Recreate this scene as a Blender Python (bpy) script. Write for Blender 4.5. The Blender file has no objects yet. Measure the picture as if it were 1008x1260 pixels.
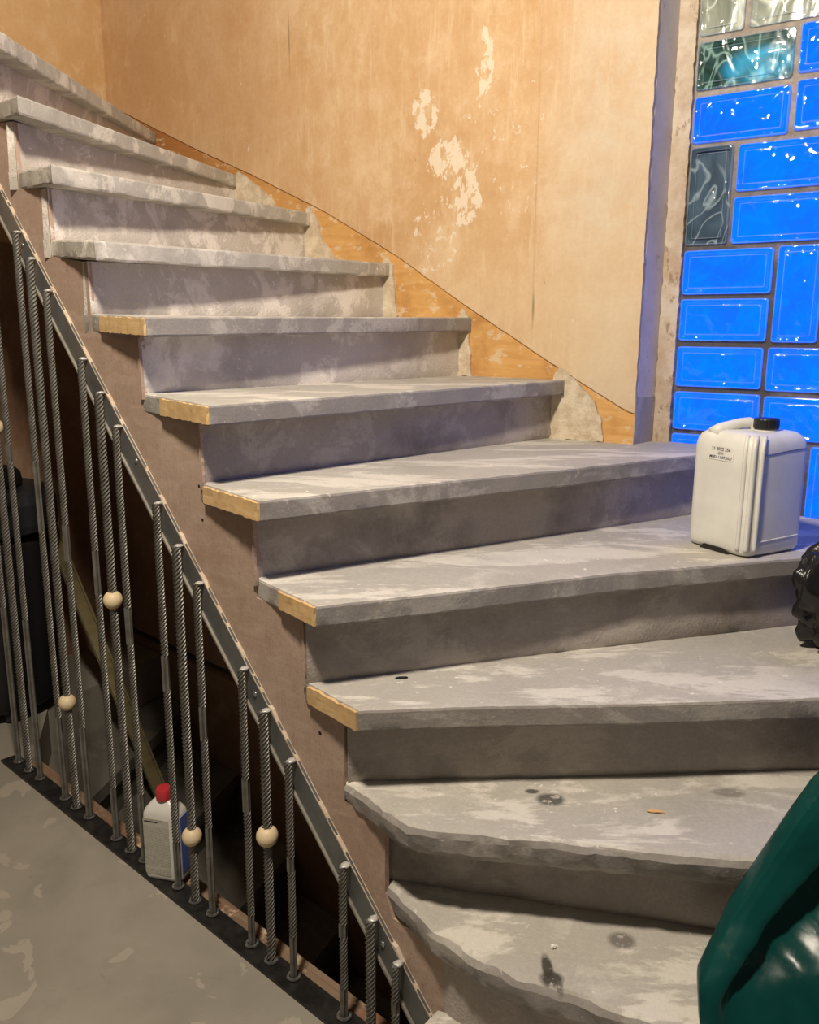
import bpy, bmesh, math, random
from mathutils import Vector, Matrix, noise
from mathutils.geometry import tessellate_polygon, delaunay_2d_cdt
random.seed(7)
R = math.radians
SC = bpy.context.scene
COL = SC.collection

# ------------------------------------------------------------------ camera, world, lamps, exposure
PITCH, ROLL, FPX = 0.21342, -0.00473, 1044.76
cam_d = bpy.data.cameras.new('camera'); cam = bpy.data.objects.new('camera', cam_d); COL.objects.link(cam)
cam_d.sensor_fit = 'VERTICAL'; cam_d.sensor_height = 36.0; cam_d.sensor_width = 36.0 * 1008 / 1260
cam_d.lens = 36.0 * FPX / 1260; cam_d.clip_start = 0.02
cam.matrix_world = Matrix.Rotation(math.pi / 2 - PITCH, 4, 'X') @ Matrix.Rotation(-ROLL, 4, 'Z')
SC.camera = cam

world = bpy.data.worlds.new('world'); SC.world = world; world.use_nodes = True
bg = world.node_tree.nodes['Background']
bg.inputs[0].default_value = (1.0, 0.9, 0.78, 1); bg.inputs[1].default_value = 0.10

def lamp(name, loc, power, size, col):
    l = bpy.data.lights.new(name, 'POINT'); l.energy = power; l.shadow_soft_size = size; l.color = col
    o = bpy.data.objects.new(name, l); COL.objects.link(o); o.location = loc
    return o
lamp('ceiling_bulb', (-0.37, 0.77, 1.34), 228, 0.10, (1.0, 0.87, 0.71))

SC.view_settings.view_transform = 'Standard'; SC.view_settings.look = 'None'
SC.view_settings.gamma = 1.0; SC.view_settings.use_curve_mapping = False
SC.view_settings.exposure = 0.0

# ------------------------------------------------------------------ frames
# S frame: (s, off, z)  s runs down along the outer string of the stair, off goes from the string towards the back wall
# W frame: (a, b, z)    a runs right along the back wall, b goes into the wall
TH1, D1 = 0.8309918, 1.0066673
TH2, D2 = 0.9678495, 2.3344353
def frame(th, d):
    n = Vector((math.cos(th), math.sin(th), 0))
    return Matrix.Translation(n * d) @ Matrix.Rotation(th - math.pi / 2, 4, 'Z')
SM, WM = frame(TH1, D1), frame(TH2, D2)
def S(s, off, z): return SM @ Vector((s, off, z))
def W(a, b, z): return WM @ Vector((a, b, z))
RISE, Z0, ZF = 0.175, -1.196, -1.353
def Z(i): return Z0 + RISE * i

# ------------------------------------------------------------------ helpers
def tag(o, label=None, cat=None, group=None, kind=None):
    if label: o['label'] = label
    if cat: o['category'] = cat
    if group: o['group'] = group
    if kind: o['kind'] = kind
    return o
def empty(name, loc=(0, 0, 0), rz=0.0):
    o = bpy.data.objects.new(name, None); COL.objects.link(o); o.location = loc; o.rotation_euler.z = rz
    o.empty_display_size = 0.05
    return o
def link(name, me, mat, parent=None, mw=None, smooth=False):
    o = bpy.data.objects.new(name, me); COL.objects.link(o)
    if mat: me.materials.append(mat) if not me.materials else None
    if parent is not None: o.parent = parent
    if mw is not None: o.matrix_basis = mw
    if smooth:
        for p in me.polygons: p.use_smooth = True
    return o
def obj(name, bm, mat, parent=None, mw=None, smooth=False, recalc=True):
    if recalc: bmesh.ops.recalc_face_normals(bm, faces=bm.faces[:])
    me = bpy.data.meshes.new(name); bm.to_mesh(me); bm.free()
    return link(name, me, mat, parent, mw, smooth)
def smooth_by_angle(o, ang=40):
    me = o.data
    for p in me.polygons: p.use_smooth = True
    bm = bmesh.new(); bm.from_mesh(me)
    for e in bm.edges:
        if len(e.link_faces) == 2 and e.calc_face_angle(0) > R(ang): e.smooth = False
    bm.to_mesh(me); bm.free()
    return o
def nz(p, sc, seed=0.0): return noise.noise(Vector(p) * sc + Vector((seed * 3.7, seed * 1.3, seed * 7.1)))
def box(bm, x0, x1, y0, y1, z0, z1, mw=None):
    vs = [bm.verts.new((x, y, z)) for x in (x0, x1) for y in (y0, y1) for z in (z0, z1)]
    for f in ((0, 1, 3, 2), (4, 6, 7, 5), (0, 4, 5, 1), (2, 3, 7, 6), (0, 2, 6, 4), (1, 5, 7, 3)): bm.faces.new([vs[i] for i in f])
    if mw is not None:
        for v in vs: v.co = mw @ v.co
    return vs
def bevel(bm, w, seg=2):
    bmesh.ops.bevel(bm, geom=bm.edges[:], offset=w, segments=seg, affect='EDGES', profile=0.6, clamp_overlap=True)
def subdiv(poly, step, closed=True):
    out = []; n = len(poly)
    for i in range(n if closed else n - 1):
        a, b = Vector(poly[i]), Vector(poly[(i + 1) % n]); k = max(1, int((b - a).length / step))
        for j in range(k): out.append(a.lerp(b, j / k))
    if not closed: out.append(Vector(poly[-1]))
    return out
def loft(bm, rings, cap=True, closed=True):
    R_ = [[bm.verts.new(p) for p in r] for r in rings]
    n = len(R_[0])
    for a, b in zip(R_, R_[1:]):
        for i in range(n if closed else n - 1):
            bm.faces.new((a[i], a[(i + 1) % n], b[(i + 1) % n], b[i]))
    if cap:
        for r_ in (R_[0], R_[-1]):
            if len(r_) <= 4: bm.faces.new(r_)
            else:
                zr = [v.co.z for v in r_]; tris = None; k_ = len(r_)
                if max(zr) - min(zr) < .06:                     # flat in plan
                    res = delaunay_2d_cdt([v.co.xy for v in r_], [], [list(range(k_))], 1, 1e-7)
                    if len(res[0]) == k_ and all(len(o) == 1 for o in res[3]): tris = [[res[3][q][0] for q in f] for f in res[2]]
                for t in tris or tessellate_polygon([[v.co for v in r_]]):
                    try: bm.faces.new([r_[k] for k in t])
                    except ValueError: pass
    return R_
def tube(bm, pts, rad, n=10, cap=True):
    pts = [Vector(p) for p in pts]; rings = []
    up = None
    for i, p in enumerate(pts):
        t = (pts[min(i + 1, len(pts) - 1)] - pts[max(i - 1, 0)]).normalized()
        if up is None: up = t.orthogonal().normalized()
        up = (up - t * up.dot(t)).normalized(); sd = t.cross(up)
        r = rad[i] if isinstance(rad, (list, tuple)) else rad
        rings.append([p + (up * math.cos(2 * math.pi * k / n) + sd * math.sin(2 * math.pi * k / n)) * r for k in range(n)])
    return loft(bm, rings, cap)
def lathe(bm, prof, n=32, c=(0, 0, 0), cap=True):
    c = Vector(c)
    return loft(bm, [[c + Vector((r * math.cos(2 * math.pi * k / n), r * math.sin(2 * math.pi * k / n), z)) for k in range(n)] for r, z in prof], cap)
def tri(bm):
    bmesh.ops.triangulate(bm, faces=[f for f in bm.faces if len(f.verts) > 4], ngon_method='EAR_CLIP')
def prism(poly, y0, y1, rough=0.0, step=0.015, seed=0.0):
    """outline in (x, z), extruded along y, with an uneven outline"""
    pts = subdiv([(p[0], 0, p[1]) for p in poly], step) if rough else [Vector((p[0], 0, p[1])) for p in poly]
    if rough:
        for p in pts:
            q = p.copy(); p.x += nz(q, 45, seed) * rough + nz(q, 140, seed) * rough * .5; p.z += nz(q, 45, seed + 5) * rough + nz(q, 140, seed + 5) * rough * .5
    bm = bmesh.new()
    loft(bm, [[Vector((p.x, y0, p.z)) for p in pts], [Vector((p.x, y1, p.z)) for p in pts]])
    tri(bm)
    return bm

# ------------------------------------------------------------------ materials
class N:
    def __init__(s, name):
        s.m = bpy.data.materials.new(name); s.m.use_nodes = True; s.t = s.m.node_tree
        s.b = s.t.nodes['Principled BSDF']; s.out = s.t.nodes['Material Output']
        s.co = s.t.nodes.new('ShaderNodeTexCoord').outputs['Object']
    def new(s, typ, **kw):
        n = s.t.nodes.new(typ)
        for k, v in kw.items(): setattr(n, k, v)
        return n
    def lk(s, a, b): s.t.links.new(a, b)
    def setin(s, sock, v):
        if hasattr(v, 'links') or isinstance(v, bpy.types.NodeSocket): s.lk(v, sock)
        else: sock.default_value = v
    def mapping(s, scale=(1, 1, 1), loc=(0, 0, 0), rot=(0, 0, 0)):
        n = s.new('ShaderNodeMapping'); s.lk(s.co, n.inputs[0]); n.inputs[1].default_value = loc; n.inputs[2].default_value = rot; n.inputs[3].default_value = scale
        return n.outputs[0]
    def noise(s, scale, detail=6, rough=.6, vec=None, dist=0.0):
        n = s.new('ShaderNodeTexNoise'); s.lk(vec or s.co, n.inputs['Vector']); n.inputs['Scale'].default_value = scale
        n.inputs['Detail'].default_value = detail; n.inputs['Roughness'].default_value = rough; n.inputs['Distortion'].default_value = dist
        return n.outputs['Fac']
    def ramp(s, fac, *stops):
        n = s.new('ShaderNodeValToRGB'); s.lk(fac, n.inputs[0]); el = n.color_ramp.elements
        while len(el) < len(stops): el.new(.5)
        for e, (p, c) in zip(el, stops): e.position = p; e.color = (c, c, c, 1) if isinstance(c, (int, float)) else (*c, 1)
        return n.outputs[0]
    def mix(s, fac, a, b, mode='MIX'):
        n = s.new('ShaderNodeMix', data_type='RGBA', blend_type=mode)
        s.setin(n.inputs[0], fac); 
        for sock, v in ((n.inputs[6], a), (n.inputs[7], b)):
            if isinstance(v, (tuple, list)): sock.default_value = (*v[:3], 1)
            else: s.lk(v, sock)
        return n.outputs[2]
    def math(s, op, a, b=0.0, c=0.0):
        n = s.new('ShaderNodeMath', operation=op)
        for i, v in enumerate((a, b, c)): s.setin(n.inputs[i], v)
        return n.outputs[0]
    def blob(s, centre, radii, soft=.35):
        """1 inside an ellipsoid around centre (object space), 0 outside"""
        n = s.new('ShaderNodeMapping', vector_type='POINT'); s.lk(s.co, n.inputs[0])
        n.inputs[3].default_value = [1 / r for r in radii]; n.inputs[1].default_value = [-c / r for c, r in zip(centre, radii)]
        l = s.new('ShaderNodeVectorMath', operation='LENGTH'); s.lk(n.outputs[0], l.inputs[0])
        m = s.new('ShaderNodeMapRange'); s.lk(l.outputs['Value'], m.inputs[0])
        m.inputs[1].default_value = 1 + soft; m.inputs[2].default_value = 1 - soft
        return m.outputs[0]
    def bump(s, h, strength=.3, dist=.01, nrm=None):
        n = s.new('ShaderNodeBump'); s.lk(h, n.inputs['Height']); n.inputs['Strength'].default_value = strength; n.inputs['Distance'].default_value = dist
        if nrm: s.lk(nrm, n.inputs['Normal'])
        s.lk(n.outputs[0], s.b.inputs['Normal']); return n.outputs[0]
    def fin(s, col=None, rough=.8, metal=0.0, spec=.5):
        if col is not None:
            if isinstance(col, (tuple, list)): s.b.inputs['Base Color'].default_value = (*col, 1)
            else: s.lk(col, s.b.inputs['Base Color'])
        s.setin(s.b.inputs['Roughness'], rough); s.b.inputs['Metallic'].default_value = metal
        s.b.inputs['Specular IOR Level'].default_value = spec
        return s.m

def m_concrete(name, base, light, dark, patch=.5, spots=True, stains=(), coarse=1.0, grime=.42):
    n = N(name)
    f1 = n.noise(2.3, 8, .66, dist=.2); f2 = n.noise(9, 8, .7); f3 = n.noise(160, 3, .6)
    st = n.noise(5, 8, .7, n.mapping((.6, 1.8, 1.4), rot=(0, 0, .35)), dist=.45)
    c = n.mix(n.ramp(f1, (.38, 0), (.62, 1)), base, [x * .9 for x in base])
    c = n.mix(n.math('MULTIPLY', n.ramp(st, (.51, 0), (.565, 1)), patch), c, light)
    c = n.mix(n.math('MULTIPLY', n.ramp(f2, (.56, 0), (.66, 1)), .5 * patch), c, light)
    c = n.mix(n.math('MULTIPLY', n.ramp(n.noise(3.6, 6, .6, n.mapping(loc=(4, 2, 7))), (.50, 0), (.66, 1)), grime), c, dark)
    c = n.mix(.07, c, n.ramp(f3, (.3, 0.0), (.7, 1.0)), 'OVERLAY')
    if spots:
        chips = n.ramp(n.noise(42, 4, .7), (.66, 0), (.70, 1)); c = n.mix(n.math('MULTIPLY', chips, .55), c, [min(1, x * 1.5) for x in light])
    for cen, rad, colr, amt in stains:
        mk = n.math('MULTIPLY', n.blob(cen, rad, .25), n.ramp(n.noise(60, 5, .7), (.36, 0), (.46, 1)))
        c = n.mix(n.math('MULTIPLY', mk, amt), c, colr)
    h = n.mix(.5, f2, f3)
    n.bump(h, .22 * coarse, .008)
    return n.fin(c, n.ramp(f1, (.3, .72), (.7, .9)), spec=.3)

STAINS = [((.262, 1.414, -.846), (.026, .02, .02), (.07, .066, .06), .9), ((.232, 1.442, -.846), (.013, .008, .02), (.06, .055, .05), .9),
          ((.366, 1.263, -1.021), (.022, .02, .02), (.14, .13, .115), .85), ((.60, 1.44, -.846), (.03, .016, .02), (.14, .13, .11), .6),
          ((.232, 1.175, -1.021), (.018, .016, .016), (.055, .05, .04), .95), ((.229, 1.20, -1.021), (.009, .028, .02), (.05, .045, .035), .95),
          ((.243, 1.16, -1.035), (.006, .012, .03), (.12, .11, .09), .8)]
M_TREAD = m_concrete('tread_concrete', (.46, .435, .385), (.68, .645, .57), (.33, .31, .275), .8, True, STAINS)
M_NOSE = m_concrete('tread_edge_shaded', (.31, .285, .26), (.50, .47, .42), (.19, .175, .16), .6, True, STAINS[-1:])  # tread concrete darkened to mimic the weaker light on front faces
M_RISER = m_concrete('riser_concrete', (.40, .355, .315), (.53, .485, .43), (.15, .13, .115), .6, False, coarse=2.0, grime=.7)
M_RISERW = m_concrete('riser_pale', (.62, .57, .515), (.80, .75, .69), (.34, .31, .28), .9, True, coarse=2.4, grime=.55)  # paler mix for the upper risers

def m_string():
    n = N('string_plaster'); f = n.noise(3, 8, .65, dist=1); g = n.noise(14, 6, .7); w = n.noise(4, 6, .6, n.mapping((1.6, 1, 5), rot=(0, .8, 0)), dist=1.5)
    c = n.mix(n.ramp(f, (.35, 0), (.65, 1)), (.38, .265, .195), (.45, .335, .265))
    c = n.mix(n.math('MULTIPLY', n.ramp(w, (.5, 0), (.68, 1)), .5), c, (.55, .43, .34))
    c = n.mix(n.math('MULTIPLY', n.ramp(g, (.55, 0), (.7, 1)), .5), c, (.27, .17, .12))
    wv = n.noise(7, 5, .55, n.mapping((7, 1, 1), rot=(0, .75, 0)), dist=2.5)
    c = n.mix(n.math('MULTIPLY', n.ramp(wv, (.485, 0), (.5, 1), (.515, 0)), .45), c, (.2, .13, .095))
    for s_, z_, rr_ in ((-1.15, -.769, .0045), (-1.515, -.402, .004), (-2.036, .131, .0035), (-1.522, -.33, .004)):
        c = n.mix(n.blob((s_, 0, z_), (rr_, .05, rr_), .2), c, (.02, .015, .012))
    n.bump(n.mix(.5, g, n.noise(90, 3)), .2, .006)
    return n.fin(c, .85, spec=.25)
M_STRING = m_string()

def m_wall(name, base, deep, pale, white, blobs=(), stain=()):
    n = N(name)
    f = n.noise(1.7, 8, .6, dist=.8); g = n.noise(5, 8, .68, dist=.4); v = n.noise(9, 8, .7, n.mapping((2.2, 1, .4), rot=(0, .12, 0)), dist=.35)
    fine = n.noise(70, 4, .65)
    c = n.mix(n.ramp(f, (.38, 0), (.66, 1)), base, deep)
    c = n.mix(n.math('MULTIPLY', n.ramp(v, (.5, 0), (.72, 1)), .45), c, deep)
    c = n.mix(n.math('MULTIPLY', n.ramp(g, (.50, 0), (.66, 1)), .6), c, pale)
    mo = n.noise(13, 9, .74, n.mapping((1.2, 1, .75), loc=(5, 5, 1), rot=(0, -.3, 0)), dist=.3)
    c = n.mix(n.math('MULTIPLY', n.ramp(mo, (.48, 0), (.64, 1)), .55), c, deep)
    c = n.mix(n.math('MULTIPLY', n.ramp(mo, (.36, 1), (.46, 0)), .45), c, pale)
    br = n.noise(6, 8, .72, n.mapping((4.5, 1, .5), loc=(1, 5, 8), rot=(0, .25, 0)))
    c = n.mix(n.math('MULTIPLY', n.ramp(br, (.54, 0), (.64, 1)), .5), c, pale)
    for cen, rad, colr, amt in stain:
        c = n.mix(n.math('MULTIPLY', n.blob(cen, rad, .7), n.math('MULTIPLY', n.ramp(g, (.32, .35), (.62, 1)), amt)), c, colr)
    sp = None
    sn = n.noise(30, 9, .74, n.mapping((1, 1, .62), loc=(1, 2, 3), rot=(0, .2, 0)), dist=.5)
    for cen, rad, lo in blobs:
        mk = n.math('MULTIPLY', n.blob(cen, rad, .5), sn)
        mk = n.ramp(mk, (lo, 0), (lo + .012, 1))
        sp = mk if sp is None else n.math('MAXIMUM', sp, mk)
    if sp is not None: c = n.mix(n.math('MULTIPLY', sp, .85), c, white)
    tiny = n.ramp(n.noise(34, 5, .7, n.mapping((1, 1, .55), loc=(9, 4, 2))), (.685, 0), (.70, 1))
    c = n.mix(n.math('MULTIPLY', tiny, .55), c, white)
    dk = n.ramp(n.noise(38, 4, .7, n.mapping((1.6, 1, .5), loc=(3, 14, 5))), (.70, 0), (.72, 1))
    c = n.mix(n.math('MULTIPLY', dk, .45), c, [x * .45 for x in deep])
    c = n.mix(.05, c, n.ramp(fine, (.3, 0.0), (.7, 1.0)), 'OVERLAY')
    h = n.mix(.35, g, fine)
    if sp is not None: h = n.mix(.3, h, sp, 'SUBTRACT')
    n.bump(h, .2, .006)
    return n.fin(c, .85, spec=.25)
WHITE = (.80, .70, .55)
M_WALL = m_wall('wall_plaster', (.68, .475, .275), (.56, .335, .16), (.75, .575, .375), WHITE,
    [((-1.555, 0, .64), (.075, .3, .12), .49), ((-1.47, 0, .505), (.12, .3, .09), .465), ((-1.40, 0, .39), (.075, .3, .15), .465), ((-1.345, 0, .76), (.05, .3, .15), .49), ((-1.5, 0, .3), (.16, .3, .25), .56), ((-1.3, 0, .5), (.3, .3, .4), .60)],
    [((-.92, 0, .35), (.17, .5, 1.4), (.635, .55, .425), .92), ((-1.25, 0, -.02), (.45, .5, .25), (.74, .57, .36), .8), ((-2.75, 0, .95), (.35, .5, .4), (.47, .265, .125), .8), ((-2.3, 0, .75), (.2, .5, .3), (.50, .29, .14), .6), ((-1.168, 0, .45), (.0022, .5, .5), (.40, .26, .14), .5), ((-1.165, 0, .06), (.003, .5, .04), (.22, .15, .09), .9), ((-2.105, 0, .93), (.0025, .5, .07), (.25, .16, .09), .9)])
M_WALL2 = m_wall('wall_left_plaster', (.68, .46, .24), (.60, .37, .17), (.76, .57, .35), WHITE)
M_DIM = m_wall('shaded_plaster', (.36, .22, .135), (.28, .16, .10), (.42, .29, .19), (.5, .42, .33))  # plaster colour darkened to carry the shade under the stair

def m_reveal():
    n = N('reveal_plaster'); g = n.noise(8, 7, .65)
    c = n.mix(n.ramp(g, (.4, 0), (.65, 1)), (.62, .56, .55), (.52, .46, .44))
    c = n.mix(n.math('MULTIPLY', n.ramp(n.noise(30, 4, .7), (.62, 0), (.68, 1)), .5), c, (.24, .18, .14))
    n.bump(g, .25, .006); return n.fin(c, .85, spec=.25)
M_REVEAL = m_reveal()
def m_lip():
    n = N('raw_plaster'); g = n.noise(12, 7, .7); d = n.noise(30, 5, .75, n.mapping((1, 1, .5)))
    c = n.mix(n.ramp(g, (.4, 0), (.62, 1)), (.62, .54, .44), (.48, .37, .27))
    c = n.mix(n.math('MULTIPLY', n.ramp(d, (.58, 0), (.64, 1)), .7), c, (.26, .17, .10))
    n.bump(n.mix(.5, g, d), .5, .01); return n.fin(c, .9, spec=.2)
M_LIP = m_lip()
def m_infill():
    n = N('infill_plaster'); g = n.noise(22, 7, .7)
    c = n.mix(n.ramp(g, (.4, 0), (.6, 1)), (.76, .66, .50), (.58, .47, .33)); n.bump(g, .8, .012); return n.fin(c, .9, spec=.2)
M_INFILL = m_infill()

def m_wood(name, a, b, scale=(6, 60, 60), white=0.0, rot=(0, 0, 0), rough=.65, dark=None, dx=None):
    n = N(name)
    g = n.noise(1.0, 6, .6, n.mapping(scale, rot=rot), dist=.8); f = n.noise(7, 6, .6)
    c = n.mix(n.ramp(g, (.35, 0), (.65, 1)), a, b)
    if dark: c = n.mix(n.math('MULTIPLY', n.ramp(f, (.5, 0), (.66, 1)), .6), c, dark)
    if dx:
        s = n.new('ShaderNodeSeparateXYZ'); n.lk(n.co, s.inputs[0]); mr = n.new('ShaderNodeMapRange'); n.lk(s.outputs[0], mr.inputs[0])
        mr.inputs[1].default_value = dx[1]; mr.inputs[2].default_value = dx[0]; c = n.mix(mr.outputs[0], c, dx[2])
    if white: c = n.mix(n.math('MULTIPLY', n.ramp(n.noise(16, 6, .7, n.mapping((1, 1, 1.8))), (.56, 0), (.62, 1)), white), c, (.72, .56, .36))
    n.bump(g, .15, .004); return n.fin(c, rough, spec=.35)
M_WOODS = m_wood('skirting_timber', (.60, .32, .10), (.72, .42, .15), (5, 40, 40), .8, (0, .46, 0), .6, (.44, .2, .06), (-2.8, -1.9, (.36, .15, .045)))
M_WOODE = m_wood('tread_end_timber', (.70, .50, .26), (.62, .40, .17), (20, 20, 90), .2, dark=(.45, .3, .15))
M_TRIMW = m_wood('edge_timber', (.20, .125, .08), (.28, .20, .135), (5, 50, 50), .75, rough=.75, dark=(.2, .06, .03))
M_BALL = m_wood('bead_beech', (.78, .64, .42), (.72, .57, .35), (12, 12, 60), 0, rough=.45)
M_SPLINT = m_wood('splinter_pine', (.7, .42, .2), (.6, .36, .18))
M_BATTEN = m_wood('batten_olive', (.20, .17, .085), (.28, .235, .125), (4, 4, 30), 0, rough=.35)

def m_floor():
    n = N('floor_screed'); f = n.noise(1.8, 8, .6, dist=.6); g = n.noise(7, 7, .65)
    c = n.mix(n.ramp(f, (.36, 0), (.64, 1)), (.27, .25, .205), (.335, .31, .26))
    c = n.mix(n.math('MULTIPLY', n.ramp(g, (.5, 0), (.7, 1)), .4), c, (.22, .20, .165))
    pt = n.noise(6.5, 4, .5, n.mapping((1, 1, 1), loc=(2.3, 5.1, 0)), dist=.9)
    c = n.mix(n.math('MULTIPLY', n.ramp(pt, (.62, 0), (.627, 1)), .5), c, (.45, .40, .33))
    c = n.mix(n.math('MULTIPLY', n.ramp(n.noise(13, 4, .55, n.mapping(loc=(7, 1, 3)), dist=.5), (.70, 0), (.74, 1)), .5), c, (.18, .16, .13))
    n.bump(n.mix(.6, g, pt), .2, .006); return n.fin(c, .75, spec=.3)
M_FLOOR = m_floor()

def m_metal(name, a, b, rough=.5, metal=.6, sc=20):
    n = N(name); g = n.noise(sc, 6, .65); c = n.mix(n.ramp(g, (.4, 0), (.65, 1)), a, b); n.bump(n.noise(90, 3), .1, .003)
    return n.fin(c, rough, metal)
M_ROD = m_metal('rod_iron', (.22, .215, .195), (.14, .128, .11), .45, .45)
M_STRIP = m_metal('rail_steel', (.19, .20, .195), (.13, .135, .13), .42, .5, 8)
M_FLANGE = m_metal('rail_flange_lit', (.34, .31, .26), (.22, .21, .19), .6, .3, 12)  # steel colour lightened, as if light caught the lower lip
M_BLACK = m_metal('base_plate_black', (.018, .018, .018), (.04, .038, .035), .35, .3, 30)
M_WELD = m_metal('weld_silver', (.62, .62, .60), (.45, .45, .43), .4, .3)
M_COLLAR = m_metal('collar_steel', (.42, .42, .40), (.12, .12, .12), .3, .7, 60)
M_BOLT = m_metal('bolt_steel', (.5, .5, .49), (.35, .35, .34), .35, .9)

def m_plain(name, col, rough=.5, bumpsc=0, bs=.1, spec=.5, sss=0):
    n = N(name); g = n.noise(14, 4, .6); c = n.mix(n.ramp(g, (.4, 0), (.6, 1)), col, [x * .92 for x in col])
    if bumpsc: n.bump(n.noise(bumpsc, 4), bs, .01)
    if sss: n.b.inputs['Subsurface Weight'].default_value = sss; n.b.inputs['Subsurface Radius'].default_value = (.02, .02, .02)
    return n.fin(c, rough, spec=spec)
M_CAN = m_plain('canister_hdpe', (.76, .755, .70), .42, 40, .04)
M_PAPER = m_plain('sticker_paper', (.80, .79, .74), .5)
M_INK = m_plain('ink_black', (.03, .03, .035), .7)
M_CAP = m_plain('cap_black', (.012, .012, .013), .4)
M_BOTTLE = m_plain('bottle_white', (.74, .73, .68), .35)
M_RED = m_plain('cap_red', (.50, .035, .045), .35)
M_BLUE = m_plain('label_blue', (.12, .19, .55), .4)
M_VAC = m_plain('vac_black', (.010, .010, .012), .5)
M_VAC2 = m_plain('vac_head', (.022, .024, .03), .45)
M_HOSE = m_plain('hose_grey', (.10, .105, .11), .4)
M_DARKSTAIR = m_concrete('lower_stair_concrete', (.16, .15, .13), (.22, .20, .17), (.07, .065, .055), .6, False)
M_DARKGAP = m_plain('gap_shade', (.02, .016, .013), .9)  # near-black colour standing in for the shade inside gaps

def m_label():
    n = N('label_print')                                     # grey label paper printed with rows of small lines
    s = n.new('ShaderNodeSeparateXYZ'); n.lk(n.co, s.inputs[0])
    row = n.math('FRACT', n.math('MULTIPLY', s.outputs[2], 240)); r1 = n.math('GREATER_THAN', row, .55)
    w = n.noise(1.0, 2, .5, n.mapping((420, 1, 60))); r2 = n.ramp(w, (.44, 0), (.47, 1))
    par = n.ramp(n.noise(1.0, 1, .5, n.mapping((3, 1, 42))), (.40, 0), (.42, 1))
    mk = n.math('MULTIPLY', n.math('MULTIPLY', r1, r2), n.math('MULTIPLY', par, .55))
    return n.fin(n.mix(mk, (.50, .48, .41), (.12, .115, .10)), .5)
M_LABEL = m_label()

def m_green():
    n = N('green_polythene'); f = n.noise(4, 5, .5, dist=1.0); g = n.noise(7, 2, .45, n.mapping((1, 1, 1), rot=(.3, .5, .2)), dist=1.0)
    c = n.mix(n.ramp(f, (.4, 0), (.65, 1)), (.002, .036, .033), (.004, .055, .049))
    dust = n.math('MULTIPLY', n.ramp(n.noise(9, 7, .7, n.mapping(loc=(3, 1, 1))), (.56, 0), (.72, 1)), .12)
    c = n.mix(dust, c, (.30, .36, .31))
    n.bump(n.ramp(g, (.3, 0), (.5, 1), (.7, .2)), .16, .008); return n.fin(c, .24, spec=.16)
M_GREEN = m_green()
def m_bag():
    n = N('black_polythene'); g = n.noise(18, 5, .55, dist=1.2); n.bump(g, .35, .015); return n.fin((.012, .012, .013), .25)
M_BAG = m_bag()

def m_shell():
    n = N('block_glass'); g = n.noise(11, 1.2, .4, n.mapping((1, .3, 1.1), rot=(0, .5, 0)), dist=1.3)
    bp = n.new('ShaderNodeBump'); n.lk(g, bp.inputs['Height']); bp.inputs['Strength'].default_value = .5; bp.inputs['Distance'].default_value = .022
    gl = n.new('ShaderNodeBsdfGlossy'); gl.inputs['Roughness'].default_value = .04; n.lk(bp.outputs[0], gl.inputs['Normal'])
    tr = n.new('ShaderNodeBsdfTransparent'); tr.inputs[0].default_value = (.93, .97, .97, 1)
    fr = n.new('ShaderNodeFresnel'); fr.inputs[0].default_value = 1.5; n.lk(bp.outputs[0], fr.inputs['Normal'])
    mx = n.new('ShaderNodeMixShader'); n.lk(fr.outputs[0], mx.inputs[0]); n.lk(tr.outputs[0], mx.inputs[1]); n.lk(gl.outputs[0], mx.inputs[2])
    n.lk(mx.outputs[0], n.out.inputs[0]); return n.m
M_SHELL = m_shell()
def m_rim():
    n = N('block_rim'); gl = n.new('ShaderNodeBsdfGlossy'); gl.inputs['Roughness'].default_value = .08
    tr = n.new('ShaderNodeBsdfTransparent'); tr.inputs[0].default_value = (.9, .96, 1, 1)
    df = n.new('ShaderNodeBsdfDiffuse'); df.inputs[0].default_value = (.45, .62, .85, 1)  # pale blue mixed in to brighten the rim like refracted light
    m1 = n.new('ShaderNodeMixShader'); m1.inputs[0].default_value = .22; n.lk(tr.outputs[0], m1.inputs[1]); n.lk(df.outputs[0], m1.inputs[2])
    m2 = n.new('ShaderNodeMixShader'); m2.inputs[0].default_value = .10; n.lk(m1.outputs[0], m2.inputs[1]); n.lk(gl.outputs[0], m2.inputs[2])
    n.lk(m2.outputs[0], n.out.inputs[0]); return n.m
M_RIM = m_rim()
def m_lit(name, c1, c2, strength):
    n = N(name); g = n.noise(5, 4, .5, dist=1.5); g2 = n.noise(22, 3, .5, dist=2)
    c = n.mix(n.ramp(g, (.4, 0), (.66, 1)), c1, c2); c = n.mix(n.math('MULTIPLY', n.ramp(g2, (.5, 0), (.62, 1)), .35), c, [min(1, x * 1.3) for x in c1])
    n.fin((.0, .004, .02), .5, spec=0.0)
    n.lk(c, n.b.inputs['Emission Color']); n.b.inputs['Emission Strength'].default_value = strength; return n.m
M_LIT = m_lit('daylit_blue_pane', (.0, .115, 1.0), (.003, .088, .85), 2.0)
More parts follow.
